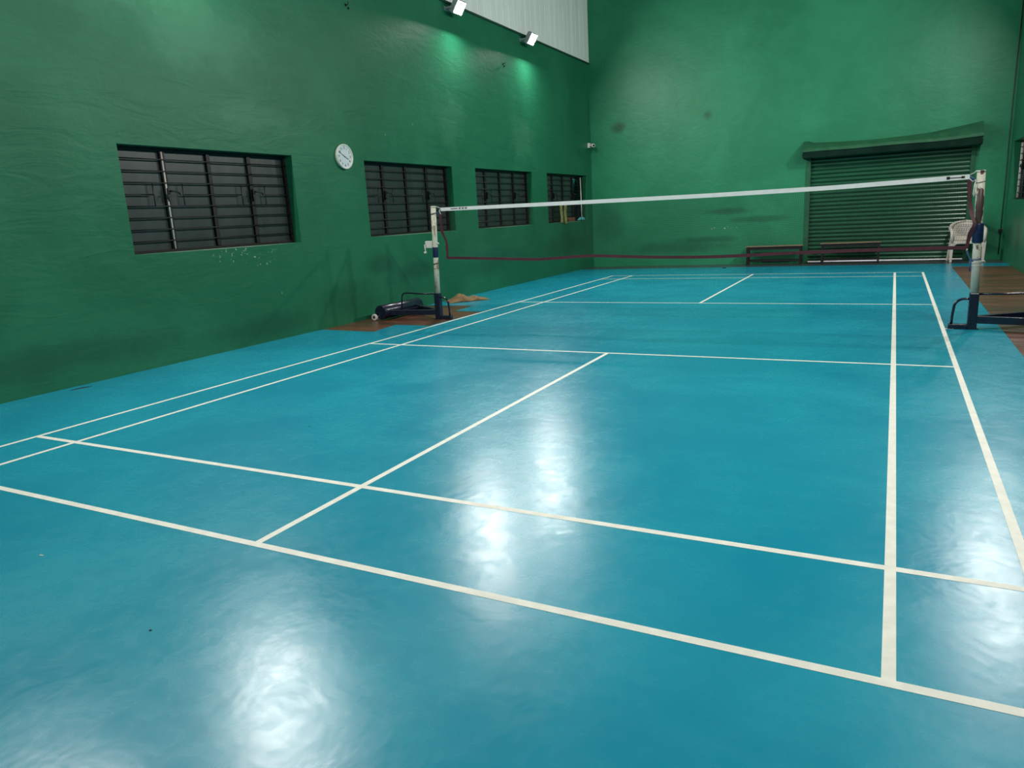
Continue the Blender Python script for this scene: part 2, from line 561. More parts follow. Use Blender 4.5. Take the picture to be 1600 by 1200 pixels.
# ------------------------------------------------------------ court mat and its lines
mat_o = thing('court_mat', 'turquoise vinyl badminton court mat with white lines covering most of the floor', 'court mat')
bm_poly = [(XL, YF), (3.556, YF), (3.556, 7.84), (XR, 7.84), (XR, 8.55), (XL, 8.55), (XL, 1.49), (-3.61, 1.49), (-3.59, 0.87),
           (-3.055, 0.80), (-3.10, -0.612), (-3.68, -0.600), (-3.60, -1.20), (XL, -1.15)]
mb = MB()
top = [(x, y, 0.0) for x, y in bm_poly]
bot = [(x, y, -0.003) for x, y in bm_poly]
n = len(top)
mb.add(top+bot, [tuple(range(n)), tuple(n+i for i in reversed(range(n)))] + [(i, n+i, n+(i+1) % n, (i+1) % n) for i in range(n)])
mb.build('vinyl_surface', MT['vinyl'], mat_o)
LH, H = 0.02, 0.0008
W2, L2 = 3.05, 6.70
mb = MB()


def strip(x0, y0, x1, y1):
    mb.add([(x0, y0, H), (x1, y0, H), (x1, y1, H), (x0, y1, H)], [(0, 1, 2, 3)])


xlines = [-3.03, -2.57, 2.57, 3.03]
ylines = [-6.68, -5.92, -2.0, 2.0, 5.92, 6.68]
# split where lines cross so that no two strips overlap
for x in xlines:
    strip(x-LH, -L2, x+LH, L2)
segs = [(-3.03+LH, -2.57-LH), (-2.57+LH, 2.57-LH), (2.57+LH, 3.03-LH)]
for y in ylines:
    for a, b in segs:
        strip(a, y-LH, b, y+LH)
strip(-LH, -6.68+LH, LH, -5.92-LH)
strip(-LH, -5.92+LH, LH, -2.0-LH)
strip(-LH, 2.0+LH, LH, 5.92-LH)
strip(-LH, 5.92+LH, LH, 6.68-LH)
mb.build('line_marking', MT['line'], mat_o)['label'] = 'white painted court lines'
MB().add([(3.05, -0.015, H), (3.125, -0.015, H), (3.125, 0.025, H), (3.05, 0.025, H)], [(0, 1, 2, 3)]).build('net_mark', MT['line'], mat_o)


# ------------------------------------------------------------ windows
def window(name, y0, y1, x, s, rod=None, open_sash=False, rod_r=0.0095, rod_d=0.128):
    """s = +1: room lies towards +x of the wall face x"""
    root = group_empty(name, (x, (y0+y1)/2, SILL))
    hy = (y1-y0)/2
    hz = HEAD-SILL
    d = lambda v: -s*v           # depth behind the wall face
    fr = MB()
    for a, b in (((d(0.12), -hy, 0), (d(0.19), -hy+0.035, hz)), ((d(0.12), hy-0.035, 0), (d(0.19), hy, hz)),
                 ((d(0.12), -hy+0.035, hz-0.035), (d(0.19), hy-0.035, hz)), ((d(0.12), -hy+0.035, 0), (d(0.19), hy-0.035, 0.03))):
        fr.box(a, b)
    fr.build('frame', MT['iron'], root, 0.003)
    q = hy/2
    for k in (-1, 0, 1):
        mu = MB()
        wd = 0.026 if k == 0 else 0.030
        mu.box((d(0.135), k*q-wd, 0.03), (d(0.18), k*q+wd, hz-0.035))
        mu.build('mullion', MT['iron'], root, 0.004)
    # panes, one for each sash
    for k in range(4):
        if open_sash and k == 3:
            continue
        a, b = -hy+k*q+0.03, -hy+(k+1)*q-0.03
        MB().box((d(0.168), a, 0.03), (d(0.174), b, hz-0.035)).build('pane', MT['glass'], root)
    step = hz/9
    for k in range(1, 9):
        z = hz-k*step
        bar = MB()
        if k == 4:
            spans = [(-hy+0.01, -q-0.19), (-q+0.19, q-0.19), (q+0.19, hy-0.01)]
        else:
            spans = [(-hy+0.01, hy-0.01)]
        for a, b in spans:
            bar.tube([(d(0.118), a, z), (d(0.118), b, z)], 0.0075, 8)
        bar.build('grille_bar', MT['bar'], root)
    for k in (-1, 1):
        for e in (-1, 1):
            y = k*q+e*0.19
            MB().tube([(d(0.118), y, hz-3*step), (d(0.118), y, hz-5*step)], 0.0065, 8).build('grille_upright', MT['bar'], root)
        # latch: plate with a drooping lever
        la = MB()
        la.box((d(0.10), k*q-0.018, hz-4.55*step), (d(0.135), k*q+0.018, hz-3.45*step))
        la.tube([(d(0.10), k*q, hz-3.7*step), (d(0.08), k*q+0.04, hz-3.72*step), (d(0.08), k*q+0.10, hz-3.82*step), (d(0.085), k*q+0.125, hz-4.0*step)], 0.009, 8)
        la.tube([(d(0.10), k*q, hz-3.9*step), (d(0.08), k*q-0.04, hz-3.95*step), (d(0.075), k*q-0.055, hz-4.4*step)], 0.009, 8)
        la.build('latch', MT['bar'], root)
    if rod is not None:
        MB().tube([(d(rod_d), rod, 0.03), (d(rod_d), rod, hz-0.04)], rod_r, 12).build('steel_rod', MT['steel'], root)['label'] = 'bright worn steel rod'
    return root


q1 = (OPEN_Y[0][1]-OPEN_Y[0][0])/4
window('window_1', *OPEN_Y[0], XL, 1, rod=-q1-0.012)
window('window_2', *OPEN_Y[1], XL, 1)
window('window_3', *OPEN_Y[2], XL, 1)
window('window_4', *OPEN_Y[3], XL, 1, open_sash=True)
for i, oy in enumerate(OPEN_Y):
    window('window_%d' % (5+i), *oy, XR, -1, rod=(1.105 if i == 3 else None), rod_r=0.028, rod_d=0.139)
# dark passage outside the windows
structure(MB().box((XL-1.6, YF, -0.003), (XL-1.55, 13.5, 3.2)).build('wall_outside_left', MT['outside']))
structure(MB().box((XR+1.55, YF, -0.003), (XR+1.6, YB+0.25, 3.2)).build('wall_outside_right', MT['outside']))
structure(MB().box((0.2, YB+1.6, -0.003), (4.4, YB+1.65, 3.0)).build('wall_outside_back', MT['outside']))

structure(MB().box((0.2, YB+0.25, -0.15), (4.4, YB+1.65, -0.003)).build('floor_outside', MT['concrete']))  # pale slab added to show the outside lamp's light through the gap

# things in the far left window
t = thing('floor_mop', 'white-handled mop with turquoise head standing in the open sash of the far window', 'mop', (-4.585, 8.80, SILL))
MB().tube([(0.0, 0.0, 0.05), (-0.005, -0.03, 1.06)], 0.015, 10).build('handle', MT['white'], t)
mo = MB()
for k in range(26):
    a = random.uniform(0, 2*pi)
    rr = random.uniform(0.1, 0.28)
    mo.tube([(0, 0.03*cos(a), 0.075), (0.02*sin(a), rr*0.55*cos(a), 0.07), (0.05*sin(a), rr*cos(a), 0.018)], [0.016, 0.018, 0.013], 6)
mo.build('mop_head', MT['teal'], t)
t = thing('hanging_cloth', 'olive yellow cloth in two strips draped over the grille of the far window', 'cloth', (XL, 7.48, SILL))
for (ya, yb, zb, ph) in ((-0.19, -0.02, -0.02, 0.3), (0.04, 0.22, -0.05, 1.5)):
    us = [ya+(yb-ya)*i/10 for i in range(11)]
    vv = [0.46+(zb-0.46)*i/14 for i in range(15)]
    def fn(u, v, ph=ph):
        k = (0.46-v)
        return (0.020+0.012*sin(u*48+ph)+0.006*sin(v*14+ph) - 0.11*max(0, (v-0.395)/0.065), u*(1.06-0.12*sin(k*5)) + 0.02*k, v)
    MB().sheet(us, vv, fn, 0.004, None, True).build('cloth_strip', MT['yellowcloth'], t)
tag(MB().box((-0.05, -0.17, 0.0), (0.05, 0.17, 0.095)).build('clay_brick', MT['brick'], None, 0.012, (-4.60, 8.10, SILL)),
    'orange brown brick lying on the sill of the far window beside the mop', 'brick')
us = [11.74+0.62*i/16 for i in range(17)]
vv = [0.95+1.46*i/12 for i in range(13)]
tag(MB().sheet(us, vv, lambda u, v: (-6.05+0.025*sin(u*26)+0.010*sin(v*9), u, v), 0.004, None, True).build('curtain', MT['tealcloth']),
    'teal green cloth hung outside, seen through the open sash of the far window', 'curtain')
t = thing('outside_lamp', 'small lit lamp seen through the top of the far window', 'lamp', (-6.02, 11.72, 2.50))
MB().tube([(0, -0.10, 0), (0, 0.10, 0)], 0.03, 10).build('bulb', MT['bulb'], t)
MB().box((-0.07, -0.13, 0.03), (0.05, 0.13, 0.06)).build('lamp_shade', MT['housing'], t)


# ------------------------------------------------------------ floodlights
def floodlight(x, y, s, label, yaw=0.0):
    t = thing('floodlight', label, 'floodlight', (x, y, 4.94), 'floodlights along the wall tops')
    R = Matrix.Rotation(LAMP_TILT*1.0, 3, 'Y') if s > 0 else Matrix.Rotation(-LAMP_TILT, 3, 'Y')
    def tr(p):
        v = R @ Vector((s*p[0], p[1], p[2]))
        return v
    off = s*0.22
    R = Matrix.Rotation(-s*yaw, 3, 'Z') @ R
    def put(mb):
        mb.v = [tuple(tr(v) + Vector((off, 0, 0))) for v in mb.v]
        return mb
    h = MB()
    h.box((-0.07, -0.145, -0.115), (-0.012, 0.145, 0.115))
    for k in range(7):
        y0 = -0.12+k*0.04
        h.box((-0.10, y0-0.004, -0.10), (-0.07, y0+0.004, 0.10))
    put(h).build('housing', MT['housing'], t)
    rim = MB()
    for a, b in (((-0.012, -0.145, -0.115), (0.006, -0.13, 0.115)), ((-0.012, 0.13, -0.115), (0.006, 0.145, 0.115)),
                 ((-0.012, -0.13, -0.115), (0.006, 0.13, -0.10)), ((-0.012, -0.13, 0.10), (0.006, 0.13, 0.115))):
        rim.box(a, b)
    put(rim).build('rim', MT['housing'], t)
    g = MB()
    g.add([(0.0, -0.13, -0.10), (0.0, 0.13, -0.10), (0.0, 0.13, 0.10), (0.0, -0.13, 0.10)], [(0, 1, 2, 3)])
    put(g).build('lit_glass', MT['lamp'], t)
    br = MB()
    for e in (-1, 1):
        br.beam((0.004*s, e*0.155, 0.0), (off, e*0.155, 0.0), 0.006, 0.03)
    br.box((0.0, -0.158, -0.03), (0.008*s, 0.158, 0.03))
    br.build('bracket', MT['housing'], t)
    return t


LY = [5.73, 2.85, -2.95, -5.85]
left_l = ['floodlight glaring at the top of the left wall, nearest the back corner',
          'second floodlight from the back corner, glaring at the top of the left wall',
          'floodlight at the top of the left wall above the nearest window',
          'floodlight at the top of the left wall beside the camera']
right_l = ['floodlight at the top of the right wall nearest the shutter',
           'floodlight at the top of the right wall just beyond the net',
           'floodlight at the top of the right wall before the net',
           'unseen floodlight added on the right wall beside the camera to brighten the floor']  # last lamp is unseen, added to brighten the floor near the camera
for y, l in zip(LY, left_l):
    floodlight(XL, y, 1, l)
for y, l in zip(LY, right_l):
    floodlight(XR, y, -1, l)


# ------------------------------------------------------------ wall clock
CY, CZ, CR = -0.34, 2.362, 0.172
t = thing('wall_clock', 'round white wall clock reading about ten to four on the green wall between two windows', 'clock', (XL, CY, CZ))
def ring_pts(x, r, n=48):
    return [(x, r*cos(2*pi*i/n), r*sin(2*pi*i/n)) for i in range(n)]
MB().loft([ring_pts(0.0, CR*0.93), ring_pts(0.02, CR*0.99), ring_pts(0.045, CR), ring_pts(0.052, CR*0.985), ring_pts(0.052, CR*0.90),
           ring_pts(0.036, CR*0.885)], True, True).build('rim', MT['clockrim'], t)
MB().loft([ring_pts(0.030, CR*0.89), ring_pts(0.0375, CR*0.89)], True, True, False).build('dial', MT['clockface'], t)
for h in range(1, 13):
    a = radians(90-30*h)
    cu = bpy.data.curves.new('hour_number', 'FONT')
    cu.body = str(h)
    cu.size = 0.047
    cu.align_x = 'CENTER'
    cu.align_y = 'CENTER'
    cu.offset = 0.0012
    tmp = bpy.data.objects.new('tmp_text', cu)
    COL.objects.link(tmp)
    bpy.context.view_layer.update()
    me = bpy.data.meshes.new_from_object(tmp.evaluated_get(bpy.context.evaluated_depsgraph_get()))
    bpy.data.objects.remove(tmp)
    me.transform(Matrix(((0, 0, 1, 0.0382), (1, 0, 0, CR*0.70*cos(a)), (0, 1, 0, CR*0.70*sin(a)), (0, 0, 0, 1))))
    me.materials.clear()
    me.materials.append(MT['ink'])
    o = bpy.data.objects.new('hour_number', me)
    COL.objects.link(o)
    o.parent = t
def hand(name, deg, length, wd, x):
    a = radians(90-deg)
    d = Vector((0, cos(a), sin(a)))
    MB().beam(Vector((x, 0, 0))-d*0.022, Vector((x, 0, 0))+d*length, wd, 0.0016, (1, 0, 0)).build(name, MT['ink'], t)
hand('hour_hand', 114, CR*0.50, 0.009, 0.0405)
hand('minute_hand', 299, CR*0.72, 0.006, 0.0425)
MB().tube([(0.038, 0, 0), (0.045, 0, 0)], 0.006, 12).build('centre_pin', MT['ink'], t)


# ------------------------------------------------------------ security camera in the back left corner
t = thing('security_camera', 'small white security camera high in the back left corner', 'camera', (XL, 9.27, 3.075))
MB().box((0, -0.055, -0.06), (0.05, 0.055, 0.06)).build('mount', MT['white'], t, 0.006)
MB().tube([(0.05, 0, 0.0), (0.09, 0.0, 0.0)], 0.018, 12).build('arm', MT['white'], t)
ax = Vector((0.72, -0.68, -0.14)).normalized()
c0 = Vector((0.10, 0.02, 0.0))
MB().tube([c0-ax*0.05, c0+ax*0.09], 0.042, 20).build('body', MT['white'], t)
MB().tube([c0+ax*0.088, c0+ax*0.094], 0.030, 20).build('lens', MT['black'], t)


# ------------------------------------------------------------ hooks and conduit
for (y, z, l) in ((0.054, 4.433, 'dark hook high on the left wall above the clock'), (4.783, 4.357, 'dark hook on the left wall below the two floodlights')):
    t = MB()
    t.tube([(0, 0, 0), (0.035, 0, 0), (0.05, 0, 0.02), (0.05, 0, 0.04)], 0.006, 8)
    t.tube([(0, 0, 0), (0.006, 0, 0)], 0.02, 10)
    t.tube([(0, 0.05, -0.03), (0.012, 0.05, -0.03)], 0.016, 10)
    tag(t.build('wall_hook', MT['black'], None, 0, (XL, y, z)), l, 'hook')
t = thing('conduit', 'thin dark conduit with a small box running down the back right corner', 'conduit', (4.475, YB-0.016, 0.0))
MB().tube([(0, 0, 0.12), (0.004, 0, 1.5), (-0.006, 0, 3.0), (0, 0, 5.0), (0, 0, 7.9)], 0.011, 10).build('pipe', MT['shade_pipe'], t)
MB().box((-0.04, -0.035, 0.56), (0.03, 0.012, 0.63)).build('junction_box', MT['black'], t, 0.004)


# ------------------------------------------------------------ rolling shutter
t = thing('rolling_shutter', 'closed green slatted rolling shutter with a dented hood in the back wall', 'shutter', (0, YB, 0))
mb = MB()
prof = []
pitch = 0.088
k0 = int((SH_Z+0.10)/pitch)
for k in range(k0):
    z0 = 0.040+k*pitch
    for i in range(7):
        a = i/7
        prof.append((z0+pitch*a*0.86, 0.022 - 0.030*sin(pi*a)**0.8))
    prof.append((z0+pitch*0.88, 0.032))
    prof.append((z0+pitch*0.97, 0.032))
prof = [(z, d) for z, d in prof if z < SH_Z+0.03]
mb.sheet([SH_X0+0.01, SH_X1-0.01], [i for i in range(len(prof))], lambda u, v: (u, 0.035+prof[int(v)][1], prof[int(v)][0]), -0.004)
mb.build('slat_curtain', MT['shutter'], t)
for a, b in ((SH_X0-0.075, SH_X0+0.02), (SH_X1-0.02, SH_X1+0.06)):
    g = MB()
    g.box((a, -0.03, 0.0), (b, 0.032, SH_Z+0.06))
    g.build('guide_rail', MT['hood'], t, 0.004)
# hood: upper sheet slopes out from the wall, dark strip below stands in for the shade
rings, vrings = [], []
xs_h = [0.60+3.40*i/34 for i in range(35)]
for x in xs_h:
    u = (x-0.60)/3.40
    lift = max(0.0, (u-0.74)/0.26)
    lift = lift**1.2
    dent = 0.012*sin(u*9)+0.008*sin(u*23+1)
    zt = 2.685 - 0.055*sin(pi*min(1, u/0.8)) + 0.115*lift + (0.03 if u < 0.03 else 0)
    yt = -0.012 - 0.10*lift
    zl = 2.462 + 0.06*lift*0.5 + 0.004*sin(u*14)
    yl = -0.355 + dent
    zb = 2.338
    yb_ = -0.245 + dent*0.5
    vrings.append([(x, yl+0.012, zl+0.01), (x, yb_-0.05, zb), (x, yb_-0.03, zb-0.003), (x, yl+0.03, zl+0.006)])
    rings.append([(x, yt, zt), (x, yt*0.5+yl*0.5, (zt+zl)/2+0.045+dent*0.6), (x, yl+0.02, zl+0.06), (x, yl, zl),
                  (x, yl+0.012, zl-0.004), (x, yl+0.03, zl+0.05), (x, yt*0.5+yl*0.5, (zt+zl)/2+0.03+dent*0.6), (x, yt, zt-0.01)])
MB().loft(rings, True, True, False).build('hood', MT['hood'], t)
MB().loft(vrings, True, True, False).build('hood_shade', MT['hood_shade'], t)['label'] = 'dark strip standing in for the shade under the hood'
for x in (0.602, 3.975):
    e = MB()
    e.add([(x, -0.002, 2.33), (x, -0.24, 2.335), (x, -0.345, 2.46), (x, -0.03, 2.66), (x, -0.002, 2.66)] +
          [(x+0.02, -0.002, 2.33), (x+0.02, -0.24, 2.335), (x+0.02, -0.345, 2.46), (x+0.02, -0.03, 2.66), (x+0.02, -0.002, 2.66)],
          [(0, 1, 2, 3, 4), (9, 8, 7, 6, 5)] + [(i, 5+i, 5+(i+1) % 5, (i+1) % 5) for i in range(5)])
    e.build('end_plate', MT['hood'], t)
MB().tube([(0.63, -0.135, 2.47), (3.96, -0.135, 2.47)], 0.10, 20).build('roll', MT['shutter'], t)


# ------------------------------------------------------------ benches
def bench(x0, x1, zt, label, tilt):
    t = thing('bench', label, 'bench', (x0, 9.0, -0.003), 'benches against the back wall')
    L, D = x1-x0, 0.30
    b = MB()
    b.box((-0.03, -0.02, zt-0.016), (L+0.03, D+0.02, zt))
    b.build('seat_plank', MT['wood'], t, 0.003)
    for x in (0.015, L-0.015):
        for y in (0.02, D-0.02):
            MB().box((x-0.02, y-0.02, 0), (x+0.02, y+0.02, zt-0.016)).build('leg', MT['iron'], t)
    r = MB()
    for y in (0.02, D-0.02):
        r.box((0.036, y-0.012, zt-0.085), (L-0.036, y+0.012, zt-0.016))  # dark rail deepened to stand in for the shadow below the plank
    r.build('apron_shade_rail', MT['iron'], t)
    r = MB()
    for y in (0.02, D-0.02):
        r.box((0.036, y-0.013, 0.08), (L-0.036, y+0.013, 0.115))
    for x in (0.015, L-0.015):
        r.box((x-0.013, 0.041, 0.08), (x+0.013, D-0.041, 0.115))
    r.build('stretcher', MT['iron'], t)
    return t


bench(-0.54, 0.655, 0.437, 'low wood-topped bench on black legs against the green wall, left of the shutter', 0)
bench(1.085, 2.25, 0.462, 'low wood-topped bench on black legs in front of the shutter', 0)


# ------------------------------------------------------------ plastic chair
t = thing('plastic_chair', 'white moulded plastic armchair with a lattice back standing by the shutter', 'chair', (3.86, 9.09, -0.003), None, radians(4))
W = 0.27
# seat
def seat_fn(u, v):
    return (u, v, 0.425 - 0.02*(1-(u/W)**2) + 0.015*(abs(v)/0.22)**2 - 0.035*max(0, (-v-0.16)/0.06)**2)
MB().sheet([-0.24+0.48*i/12 for i in range(13)], [-0.22+0.44*i/10 for i in range(11)], seat_fn, 0.008, None, True).build('seat', MT['chair'], t)
# back with a lattice of holes
def back_fn(u, v):
    ang = u*0.95
    z = 0.425+v*0.385
    wv = 0.185+0.05*v
    top = 0.035*(1-(u)**2)*(v**3)
    return (wv*sin(ang)/sin(0.95), 0.205+0.085*v-0.075*(1-cos(ang))*1.4, z+top - 0.045*(u**2)*(v**3))
nu, nv = 33, 29
MB().sheet([-1+2*i/(nu-1) for i in range(nu)], [j/(nv-1) for j in range(nv)], back_fn, 0.008,
           lambda i, j: (i % 2 == 1 and j % 2 == 1 and 3 < i < nu-5 and 6 < j < nv-6), True).build('backrest', MT['chair'], t)
# arms: one flat band from each front leg over to the top of the back
for e in (-1, 1):
    path = [(e*0.285, -0.21, 0.40), (e*0.29, -0.205, 0.55), (e*0.295, -0.19, 0.625), (e*0.298, -0.13, 0.66), (e*0.30, 0.0, 0.675),
            (e*0.29, 0.11, 0.70), (e*0.26, 0.19, 0.745), (e*0.20, 0.245, 0.79), (e*0.10, 0.28, 0.815), (0.0, 0.288, 0.822)]
    MB().tube(path, [0.034, 0.033, 0.033, 0.034, 0.036, 0.036, 0.034, 0.028, 0.022, 0.018], 10).build('arm', MT['chair'], t)
    lg = MB()
    lg.loft([[(e*0.285+dx*k, -0.21+dy*k*0.8, z) for dx, dy in ((-0.034, -0.03), (0.034, -0.03), (0.034, 0.03), (-0.034, 0.03))]
             for z, k in ((0.0, 0.62), (0.2, 0.85), (0.42, 1.05))], True, True, False)
    lg.build('leg', MT['chair'], t, 0.006)
    lg = MB()
    lg.loft([[(e*(0.265+ox)+dx*k, 0.245+oy+dy*k, z) for dx, dy in ((-0.028, -0.025), (0.028, -0.025), (0.028, 0.025), (-0.028, 0.025))]
             for z, k, ox, oy in ((0.0, 0.75, 0.02, 0.03), (0.22, 0.9, 0.0, 0.015), (0.46, 1.05, -0.03, -0.01))], True, True, False)
    lg.build('leg', MT['chair'], t, 0.006)
# front apron with rounded corners into the legs
us = [-1+2*i/28 for i in range(29)]
def apron(u, v):
    drop = 0.055 + 0.115*max(0, (abs(u)-0.72)/0.28)**2
    return (u*0.262, -0.225+0.01*u*u, 0.428 - drop*v)
MB().sheet(us, [0, 0.25, 0.5, 0.75, 1.0], apron, 0.010, None, True).build('front_apron', MT['chair'], t)
for e in (-1, 1):
    MB().sheet([-0.21+0.44*i/12 for i in range(13)], [0, 0.5, 1.0],
               lambda u, v: (e*0.245, u, 0.435-0.06*v), 0.008, None, True).build('side_apron', MT['chair'], t)


# ------------------------------------------------------------ net posts
def post(sx, x, label, paint, ztop, bands, winch):
    """sx = +1: post stands on the right, its weight lies outward"""
    t = thing('net_post', label, 'net post', (x, 0.03, 0.0), 'net posts')
    o = sx                                    # outward direction
    MB().box((-0.043, -0.043, 0.0), (0.043, 0.043, 0.378)).build('socket', MT['navy'], t, 0.008)
    MB().box((-0.06, -0.05, 0.0), (0.06, 0.05, 0.006)).build('base_plate', MT['navy'], t)
    lean = sx*-0.035
    up = lambda z: (lean*(z-0.36)/1.25, 0, z)
    MB().tube([up(0.36), up(0.8), up(1.2), up(ztop-0.02)], 0.0375, 24).build('upright', paint, t)
    MB().tube([up(ztop-0.02), up(ztop-0.004), up(ztop)], [0.0395, 0.0395, 0.034], 24).build('end_cap', paint, t)
    for (z0, z1, r, mname, pname) in bands:
        MB().tube([up(z0), up(z0+0.012), up((z0+z1)/2), up(z1-0.012), up(z1)], [r*0.93, r, r*1.01, r, r*0.93], 24).build(pname, MT[mname], t)
    # foot toward the court with its hoop
    MB().box((-o*0.215, -0.035, 0.0), (-o*0.043, 0.035, 0.05)).build('foot', MT['navy'], t, 0.004)
    hoop = [(-o*0.185, 0, 0.05), (-o*0.18, 0, 0.15), (-o*0.172, 0, 0.225)]
    for k in range(1, 7):
        a = pi/2*k/6
        hoop.append((-o*(0.172-0.095*(1-cos(a))), 0, 0.225+0.091*sin(a)))
    hoop += [(-o*0.06, 0, 0.316), (-o*0.035, 0, 0.316)]
    MB().tube(hoop, 0.013, 12).build('hoop_handle', MT['navy'], t)
    # two arms spreading out to the counterweight
    ya, yb = -0.16, 0.56
    MB().beam((o*0.03, -0.012, 0.10), (o*0.80, ya, 0.10), 0.05, 0.075).build('arm', MT['navy'], t, 0.004)
    MB().beam((o*0.03, 0.012, 0.102), (o*0.80, yb, 0.102), 0.05, 0.075).build('arm', MT['navy'], t, 0.004)
    # carrying rail: rises from the arms, bends to the socket
    zr = 0.366
    rail = [(o*0.035, 0, zr), (o*0.3, 0, zr), (o*0.53, 0, zr+0.012)]
    for k in range(1, 6):
        a = pi/2*k/5
        rail.append((o*(0.565+0.075*sin(a)), 0.0, zr+0.012-0.06*(1-cos(a))))
    rail += [(o*0.655, 0.0, 0.2), (o*0.66, 0.0, 0.10)]
    MB().tube(rail, 0.0115, 12).build('carrying_rail', MT['navy'], t)
    MB().beam((o*0.66, -0.15, 0.10), (o*0.66, 0.48, 0.10), 0.04, 0.04).build('cross_bar', MT['navy'], t)
    # counterweight drum lying along the court, and its two wheels
    cx, cz, cr = o*0.86, 0.118, 0.105
    dr = MB()
    rg = lambda y, r: [(cx+r*cos(2*pi*i/32), y, cz+r*sin(2*pi*i/32)) for i in range(32)]
    dr.loft([rg(-0.27, cr-0.006), rg(-0.264, cr), rg(0.70, cr), rg(0.706, cr-0.006)], True, True, True)
    dr.build('counterweight', MT['navy'], t)
    for y in (-0.29, 0.726):
        wx = cx+o*0.10
        wh = MB()
        n_ = 24
        rr = [(0.048, -0.018), (0.05, -0.012), (0.05, 0.012), (0.048, 0.018), (0.018, 0.018), (0.018, -0.018)]
        rings_ = []
        for i in range(n_):
            a = 2*pi*i/n_
            rings_.append([(wx+r*cos(a), y+dy, 0.047+r*sin(a)) for r, dy in rr])
        vs = [p for q in rings_ for p in q]
        m_ = len(rr)
        wh.add(vs, [(i*m_+j, i*m_+(j+1) % m_, ((i+1) % n_)*m_+(j+1) % m_, ((i+1) % n_)*m_+j) for i in range(n_) for j in range(m_)], True)
        w_o = wh.build('wheel', MT['white'], t)
        ax_ = MB()
        ax_.tube([(wx, y-0.022, 0.047), (wx, y+0.03*(1 if y < 0 else -1), 0.047)], 0.016, 12)
        ax_.beam((wx, y+0.026*(1 if y < 0 else -1), 0.047), (cx+o*0.05, y+0.026*(1 if y < 0 else -1), 0.10), 0.012, 0.03)
        ax_.build('axle', MT['black'], w_o)
    if winch:
        z = 1.075
        wx0 = up(z)[0]
        MB().box((wx0+o*0.036, -0.03, z-0.05), (wx0+o*0.155, 0.03, z+0.05)).build('winch', MT['white'], t, 0.008)
        c = MB()
        c.tube([(wx0+o*0.145, -0.03, z), (wx0+o*0.145, -0.055, z), (wx0+o*0.135, -0.06, z-0.07), (wx0+o*0.13, -0.06, z-0.10)], 0.007, 8)
        c.tube([(wx0+o*0.13, -0.05, z-0.105), (wx0+o*0.13, -0.085, z-0.105)], 0.016, 12)
        c.build('crank', MT['steel'], t)
        MB().tube([(wx0-o*0.036, 0, z+0.015), (wx0-o*0.065, 0, z+0.01)], 0.010, 10).build('pulley_stub', MT['white'], t)
    return t, up


RX, LX = 3.287, -3.345
pr, upR = post(1, RX, 'net post on the right with bare brown patch and wrapped navy tape', MT['postpaint'], 1.605,
               [(0.89, 1.085, 0.050, 'navytape', 'tape_wrap')], False)
pl, upL = post(-1, LX, 'net post on the left with white winch box by the green wall', MT['postleft'], 1.608,
               [(0.885, 1.04, 0.0395, 'navytape', 'tape_wrap')], True)
# string wound round the uprights
for root, up_, z, m_, turns, rw in ((pr, upR, 0.695, 'whitecord', 2, 0.0026), (pr, upR, 0.725, 'bluecord', 2, 0.0022), (pr, upR, 0.665, 'whitecord', 1, 0.002),
                                    (pl, upL, 0.80, 'darkcord', 2, 0.003), (pl, upL, 0.74, 'darkcord', 1, 0.002),
                                    (pr, upR, 1.495, 'darkcord', 1, 0.003), (pl, upL, 1.50, 'darkcord', 2, 0.0032)):
    c = up_(z)
    path = []
    for i in range(20*turns+1):
        a = 2*pi*i/20
        path.append((c[0]+0.0405*cos(a), 0.0405*sin(a), z-0.01+0.010*i/20+0.007*sin(a+z*9)))
    MB().tube(path, rw, 6).build('string_wrap', MT[m_], root)
path = [(0.041+upR(0.70)[0], -0.01, 0.70), (0.065+upR(0.7)[0], -0.03, 0.71), (0.08+upR(0.7)[0], -0.02, 0.685)]
MB().tube(path, 0.004, 6).build('string_end', MT['whitecord'], pr)


# ------------------------------------------------------------ the net
t = thing('badminton_net', 'badminton net with white top tape and maroon binding strung between the two posts', 'net', (0, 0.03, 0))
def poly(pts, v):
    for (a, b) in zip(pts, pts[1:]):
        if a[0] <= v <= b[0]:
            k = (v-a[0])/(b[0]-a[0])
            return [a[i]+(b[i]-a[i])*k for i in range(1, len(a))]
    return list(pts[-1][1:]) if v > pts[-1][0] else list(pts[0][1:])
TOPP = [(0, -3.19, 1.532), (0.33, -1.13, 1.510), (0.6, 0.573, 1.497), (0.8, 1.88, 1.499), (1, 3.157, 1.524)]
BOTP = [(0, -3.145, 0.880), (0.10, -2.495, 0.860), (0.225, -1.71, 0.822), (0.345, -0.93, 0.863), (0.45, -0.29, 0.825), (0.57, 0.504, 0.803),
        (0.74, 1.58, 0.833), (0.90, 2.54, 0.842), (0.98, 3.04, 0.845), (1, 3.182, 0.840)]
LEFP = [(0, -3.19, 1.532), (0.05, -3.205, 1.50), (0.42, -3.197, 1.25), (0.63, -3.136, 1.10), (0.95, -3.131, 0.91), (1, -3.145, 0.880)]
RIGP = [(0, 3.157, 1.524), (0.28, 3.172, 1.335), (0.50, 3.200, 1.175), (0.65, 3.232, 1.078), (0.74, 3.207, 1.015), (0.92, 3.188, 0.90), (1, 3.182, 0.840)]
def smoothpoly(pts, v, h=0.03):
    acc = [0, 0]
    for k in (-1, -0.5, 0, 0.5, 1):
        q = poly(pts, min(1, max(0, v+k*h*min(1, v/h if v < h else 1, (1-v)/h if 1-v < h else 1))))
        acc = [acc[0]+q[0]/5, acc[1]+q[1]/5]
    return acc
def wob(u, v):
    return 0.018*sin(u*21+v*3)*v + 0.01*sin(u*47)*v*v
